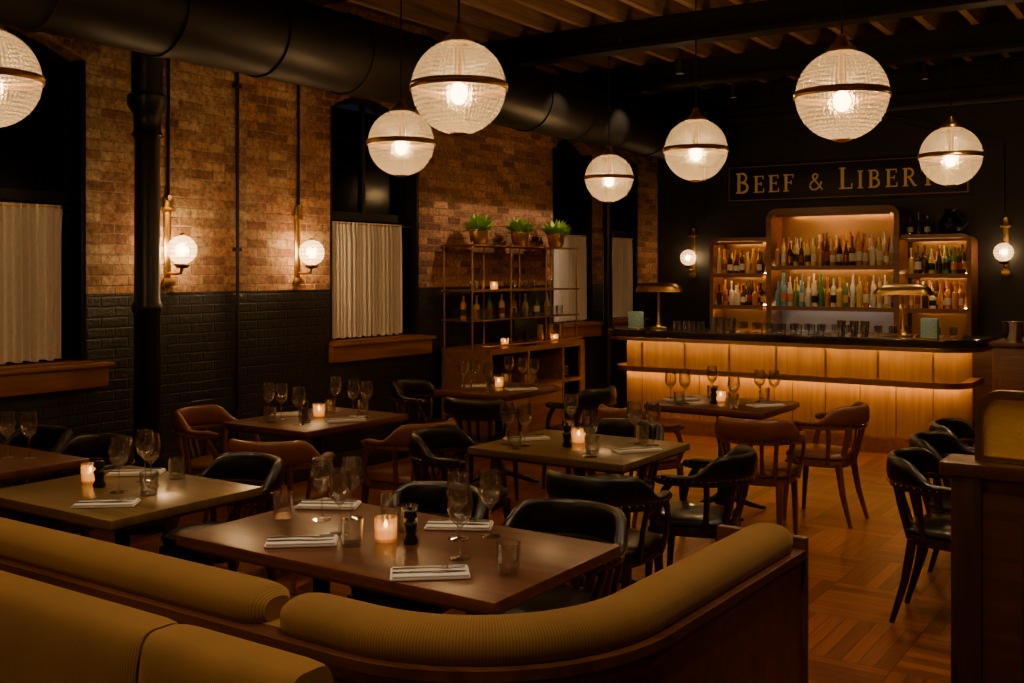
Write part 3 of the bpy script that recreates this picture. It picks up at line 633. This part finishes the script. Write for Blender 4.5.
# ------------------------------------------------------------ banquettes
P=lin((-5.9,1.72),(-1.55,1.72),44)[:-1]+arc(-1.55,2.17,.45,-90,0,16)+lin((-1.10,2.17),(-1.08,3.02),9)[1:]
b=MB('curved_banquette')
b.wallpath(P,.03,.070,.0,.83,'banqwood'); b.wallpath(P,.02,.084,.815,.838,'banqwood'); b.wallpath(P,.070,.078,.001,.12,'banqwood')
b.wallpath(P,-.08,.03,.42,.84,'cord'); b.wallpath(P,-.48,.03,.001,.33,'banqwood')
b.sweep([(x,y,.395) for x,y in offs(P,-.28)],[(.20,.065)]*len(P),'cord',20,p=5)
b.b2(-1.28,-1.0,3.03,3.06,0,.87,'banqwood',.006)
def roll(seg):
    n=len(seg); rr=[]
    for i in range(n):
        e=min(i,n-1-i); k=[.55,.88,.97,1][min(e,3)]; rr.append((.073*k,.05*k))
    b.sweep([(x,y,.865) for x,y in seg],rr,'cord',22,p=2.4)
def res(pts,step=.02):
    out=[pts[0]]
    for a,c in zip(pts,pts[1:]):
        l=math.hypot(c[0]-a[0],c[1]-a[1]); k=max(1,int(l/step))
        out+=[(a[0]+(c[0]-a[0])*j/k,a[1]+(c[1]-a[1])*j/k) for j in range(1,k+1)]
    return out
F=offs(res(P),-.01)
roll([p for p in F if p[0]<-3.80]); roll([p for p in F if -3.79<p[0]<-1.80 and p[1]<1.9]); roll([p for p in F if p[0]>-1.79])
b.obj()
b=MB('straight_banquette')
for (x0,x1) in ((-5.9,-3.96),(-3.95,-1.86),(-1.85,-1.42)):
    n=int((x1-x0)/.02); pts=[(x0+(x1-x0)*k/n,1.435,.64) for k in range(n+1)]
    rr=[]
    for i in range(n+1):
        e=min(i,n-i); k=[.80,.93,.98,1][min(e,3)]; rr.append((.085*k,.25+.01*k))
    b.sweep(pts,rr,'cord',36,p=4.5)
    pts=[(p[0],1.12,.40) for p in pts]; b.sweep(pts,[(.28*min(1,q[1]/.26),.065) for q in rr],'cord',24,p=5)
b.b2(-5.95,-1.42,1.525,1.632,.001,.78,'banqwood',.006); b.b2(-5.95,-1.42,.9,1.52,.001,.33,'banqwood',.006)
b.obj()
# ------------------------------------------------------------ partition with glass
b=MB('wood_partition')
b.b2(-.62,1.6,3.14,3.24,0,1.08,'banqwood',.006); b.b2(-.65,1.63,3.11,3.27,1.081,1.12,'banqwood',.008)
b.b2(-.62,-.54,3.125,3.139,.0,1.08,'darkwoodv',.003)
for k in range(4): b.b2(-.44+.5*k,-.02+.5*k,3.128,3.139,.16,.98,'darkwoodv',.006)
gp=[(-.565,1.12),(-.565,1.25)]+arc(-.495,1.25,.07,180,90,8)[1:]+[(1.4,1.32)]
B_=offs(gp,.02)
b.rings([[Vector((a[0],3.17,a[1])),Vector((c[0],3.17,c[1])),Vector((c[0],3.21,c[1])),Vector((a[0],3.21,a[1]))] for a,c in zip(gp,B_)],'brass')
b.b2(-.545,1.4,3.187,3.193,1.121,1.302,'amberglass')
b.b2(-.545,1.4,3.17,3.21,1.121,1.135,'brass')
b.obj()
# ------------------------------------------------------------ tables
T={'a':(-2.96,-1.63,2.34,3.07,'walnut'),'b':(-4.20,-3.32,2.34,3.07,'sheentop'),'c':(-5.6,-4.52,2.34,3.07,'walnut'),
'd':(-4.95,-4.25,4.25,5.15,'walnut'),'e':(-3.2,-2.3,4.35,5.10,'sheentop'),'f':(-4.95,-4.3,6.3,7.1,'walnut'),'g':(-3.25,-2.4,6.45,7.15,'walnut'),'h':(-.78,.02,5.1,6.9,'walnut')}
def table(x0,x1,y0,y1,mat):
    b=MB('dining_table'); cx,cy=(x0+x1)/2,(y0+y1)/2; w,d=x1-x0,y1-y0
    b.box((0,0,.7325),(w,d,.035),mat,.004); b.box((0,0,.708),(w-.04,d-.04,.014),'darkwood')
    cs=[(0,0)] if max(w,d)<1.1 else ([(-w/2+.33,0),(w/2-.33,0)] if w>d else [(0,-d/2+.4),(0,d/2-.4)])
    for (px,py) in cs:
        b.lathe([(0,.695),(.16,.695),(.16,.702),(0,.702)],(px,py,0),'iron',16)
        b.lathe([(.05,.03),(.055,.10),(.035,.14),(.03,.2),(.03,.6),(.045,.66),(.08,.696)],(px,py,0),'iron',16)
        for k in range(4):
            a=math.pi/4+k*math.pi/2; c,s_=math.cos(a),math.sin(a)
            b.sweep([(px+c*r,py+s_*r,z) for r,z in ((.02,.10),(.1,.085),(.2,.045),(.28,.022),(.31,.016))],[(.022,.025),(.02,.022),(.018,.018),(.02,.014),(.024,.012)],'iron',8)
    return b.obj((cx,cy,0))
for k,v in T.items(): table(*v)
# ------------------------------------------------------------ chairs
def se(a,bb,p,n=32,fy=1.): 
    r=[]
    for j in range(n):
        t=2*math.pi*j/n; c,s_=math.cos(t),math.sin(t)
        x=math.copysign(abs(c)**(2/p),c)*a; y=math.copysign(abs(s_)**(2/p),s_)*bb
        r.append((x*(1+.10*y/bb),y))
    return r
def chair(name,lea,wd):
    b=MB(name)
    b.slab(se(.225,.215,3.6),.375,.425,wd,.008); b.slab(se(.235,.225,3.4),.42,.462,lea,.022,.016)
    for sx in (-1,1):
        b.sweep([(sx*.19,.175,.40),(sx*.195,.19,.25),(sx*.20,.205,.0)],[(.024,.024),(.019,.019),(.013,.013)],wd,8,p=3,up=(0,1,0))
        b.sweep([(sx*.165,-.17,.40),(sx*.175,-.205,.2),(sx*.19,-.265,.0)],[(.024,.024),(.019,.019),(.013,.013)],wd,8,p=3,up=(0,1,0))
        b.sweep([(sx*.232,.10,.395),(sx*.245,.135,.46),(sx*.262,.12,.54),(sx*.275,.085,.60),(sx*.272,.06,.635)],[(.016,.02),(.014,.02),(.013,.018),(.013,.018),(.015,.02)],wd,8,p=3,up=(0,1,0))
        b.sweep([(sx*.14,-.185,.40),(sx*.155,-.225,.55),(sx*.165,-.245,.65)],[(.014,.02)]*3,wd,8,p=3,up=(0,1,0))
        b.sweep([(sx*.205,-.11,.40),(sx*.232,-.125,.55),(sx*.255,-.13,.64)],[(.012,.015)]*3,wd,8,p=3,up=(0,1,0))
    for sx in (-.07,0,.07): b.sweep([(sx*.9,-.205,.41),(sx,-.255,.55),(sx*1.05,-.27,.65)],[(.014,.006)]*3,wd,8,p=3,up=(0,1,0))
    def pt(ph,z,k=1.): return (.275*k*math.sin(rad(ph)),-.285*k*math.cos(rad(ph))+(.0),z)
    n=36; ph=[-112+224*k/n for k in range(n+1)]
    b.sweep([pt(a,.640) for a in ph],[(.024,.013)]*(n+1),wd,8,p=3)
    pts=[];rr=[]
    for a in ph:
        t=min(1,max(0,(abs(a)-45)/36)); t=t*t*(3-2*t); e=min(1,(112-abs(a))/6+.5)
        bb=.064*(1-t)+.013*t; pts.append(pt(a,.652+bb,1+.05*(1-t))); rr.append(((.026*(1-t)+.027*t)*e,bb*e))
    b.sweep(pts,rr,lea,14,p=2.6)
    for a in range(-105,106,7): b.sphere(pt(a,.656,1.0+(.135 if abs(a)<45 else .135-.04*min(1,(abs(a)-45)/36))),.0045,'brass',6,4)
    for sx in (-1,1): b.sphere((sx*.262,.118,.650),.026,wd,12,8,sc=(1,1,.8))
    bmesh.ops.scale(b.bm,vec=(.90,.94,1.),verts=b.bm.verts[:])
    return b.mesh(50)
CB=chair('dining_chair','blackleather','legwood'); CT=chair('dining_chair','tanleather','tanwood')
for (x,y,r,c) in [(-1.99,3.20,183,'b'),(-2.6,3.19,178,'b'),(-3.80,3.24,174,'b'),(-5.42,3.22,180,'b'),(-4.88,3.22,183,'b'),
 (-5.24,4.50,-75,'t'),(-4.18,4.0,22,'t'),(-4.02,4.85,85,'t'),
 (-3.40,4.6,-82,'b'),(-2.27,4.16,6,'b'),(-2.16,4.85,98,'b'),(-2.85,5.28,180,'b'),
 (-5.2,6.55,-85,'b'),(-4.33,6.08,12,'b'),(-4.07,6.95,90,'b'),
 (-3.14,6.22,-20,'t'),(-2.33,6.2,8,'t'),(-2.2,7.0,88,'t'),
 (-1.03,5.28,-88,'b'),(-1.07,5.90,-92,'b'),(-1.10,6.50,-90,'b')]:
    place(CB if c=='b' else CT,'dining_chair',(x,y,0),rad(r))
# ------------------------------------------------------------ table settings
ZT=.751
def put(me,name,x,y,r=0): place(me,name,(x,y,ZT),rad(r))
for x,y in ((-2.52,2.50),(-1.94,2.45)): put(napkin,'folded_napkin',x,y,-50)
for x,y in ((-2.83,2.95),(-2.22,2.97)): put(napkin,'folded_napkin',x,y,-60)
for x,y in ((-2.70,2.78),(-2.50,2.66),(-2.12,2.83),(-1.97,2.64),(-2.62,2.85),(-2.05,2.92)): put(wineg,'wine_glass',x,y)
for x,y in ((-2.36,2.57),(-1.76,2.60),(-2.84,2.72),(-2.33,2.82),(-2.52,2.95)): put(tumbler,'water_tumbler',x,y)
put(votive,'votive_candle',-2.31,2.68); put(mill,'pepper_mill',-2.22,2.70)
put(napkin,'folded_napkin',-3.56,2.49,-50); put(napkin,'folded_napkin',-4.0,2.95,-50)
for x,y in ((-3.82,2.86),(-3.70,2.80),(-3.72,2.66)): put(wineg,'wine_glass',x,y)
put(tumbler,'water_tumbler',-3.58,2.70); put(tumbler,'water_tumbler',-3.76,2.98); put(votive,'votive_candle',-4.0,2.72); put(mill,'pepper_mill',-3.88,2.68)
for x in (-5.2,-4.85): put(wineg,'wine_glass',x,2.85); put(wineg,'wine_glass',x+.1,2.9); put(tumbler,'water_tumbler',x-.1,2.8)
put(napkin,'folded_napkin',-4.75,2.6,-50); put(votive,'votive_candle',-5.05,2.65)
def dress(x0,x1,y0,y1,seats):
    cx,cy=(x0+x1)/2,(y0+y1)/2; put(votive,'votive_candle',cx-.03,cy+.04); put(mill,'pepper_mill',cx-.03,cy-.08)
    hx,hy=(x1-x0)/2,(y1-y0)/2
    for s in seats:
        dx,dy=s; nx,ny=cx+dx*(hx-.12),cy+dy*(hy-.14)
        if abs(dx)>abs(dy): px,py=0,1
        else: px,py=1,0
        put(napkin,'folded_napkin',nx,ny,-35)
        gx,gy=cx+dx*(hx-.23),cy+dy*(hy-.23); sgn=(dx+dy)
        put(wineg,'wine_glass',gx+px*.19*sgn,gy+py*.19*sgn); put(tumbler,'water_tumbler',gx+px*.28*sgn,gy+py*.28*sgn)
        put(wineg,'wine_glass',gx+px*.20*sgn+dx*.10,gy+py*.20*sgn+dy*.10)
        put(tumbler,'water_tumbler',gx-px*.19*sgn-dx*.04,gy-py*.19*sgn)
        put(wineg,'wine_glass',gx-px*.28*sgn,gy-py*.28*sgn)
dress(*T['d'][:4],[(-1,0),(1,0)]); dress(*T['e'][:4],[(-1,0),(1,0)]); dress(*T['f'][:4],[(-1,0),(1,0)]); dress(*T['g'][:4],[(-1,0),(1,0)])
# ------------------------------------------------------------ ceiling spotlights
b=MB('ceiling_spotlight'); b.lathe([(0,.14),(.04,.14),(.04,0),(.034,0),(.03,.03),(0,.03)],(0,0,0),'black',16); b.lathe([(0,.028),(.028,.028)],(0,0,0),'bulb',16); b.lathe([(.008,.14),(.008,.24)],(0,0,0),'black',8)
spm=b.mesh()
for (x,y,w,a,tx) in [(-4.3,8.1,170,42,47),(-4.3,9.3,170,42,47),(-2.3,2.6,60,70,0),(-3.7,2.7,55,70,0),(-3.4,10.3,50,75,0),(-2.4,10.9,50,85,0),(-4.4,10.9,50,85,0),(-1.2,5.9,85,75,0),(-.9,3.9,70,75,0),(-1.9,.6,70,90,0),(-.6,1.6,70,85,0),(-1.3,8.0,80,80,0)]:  # the two nearest the camera are added, unseen, to brighten banquette and partition
    o=place(spm,'ceiling_spotlight',(x,y,3.56))
    light('spot_beam',o,(0,0,-.01),w,(1,.70,.41),.03,'SPOT',(0,rad(tx),0),spot_size=rad(a),spot_blend=.8)
# ------------------------------------------------------------ world, camera
w=D.worlds.new('night'); S.world=w; w.use_nodes=True
w.node_tree.nodes['Background'].inputs[0].default_value=(.25,.3,.45,1); w.node_tree.nodes['Background'].inputs[1].default_value=.02
cam=D.cameras.new('camera'); co=D.objects.new('camera',cam); S.collection.objects.link(co)
co.location=(0,0,1.65); co.rotation_euler=(rad(90),0,rad(33.9)); cam.lens=36.9; cam.sensor_width=36; cam.sensor_fit='HORIZONTAL'; cam.shift_y=-.0679; cam.clip_start=.05
S.camera=co
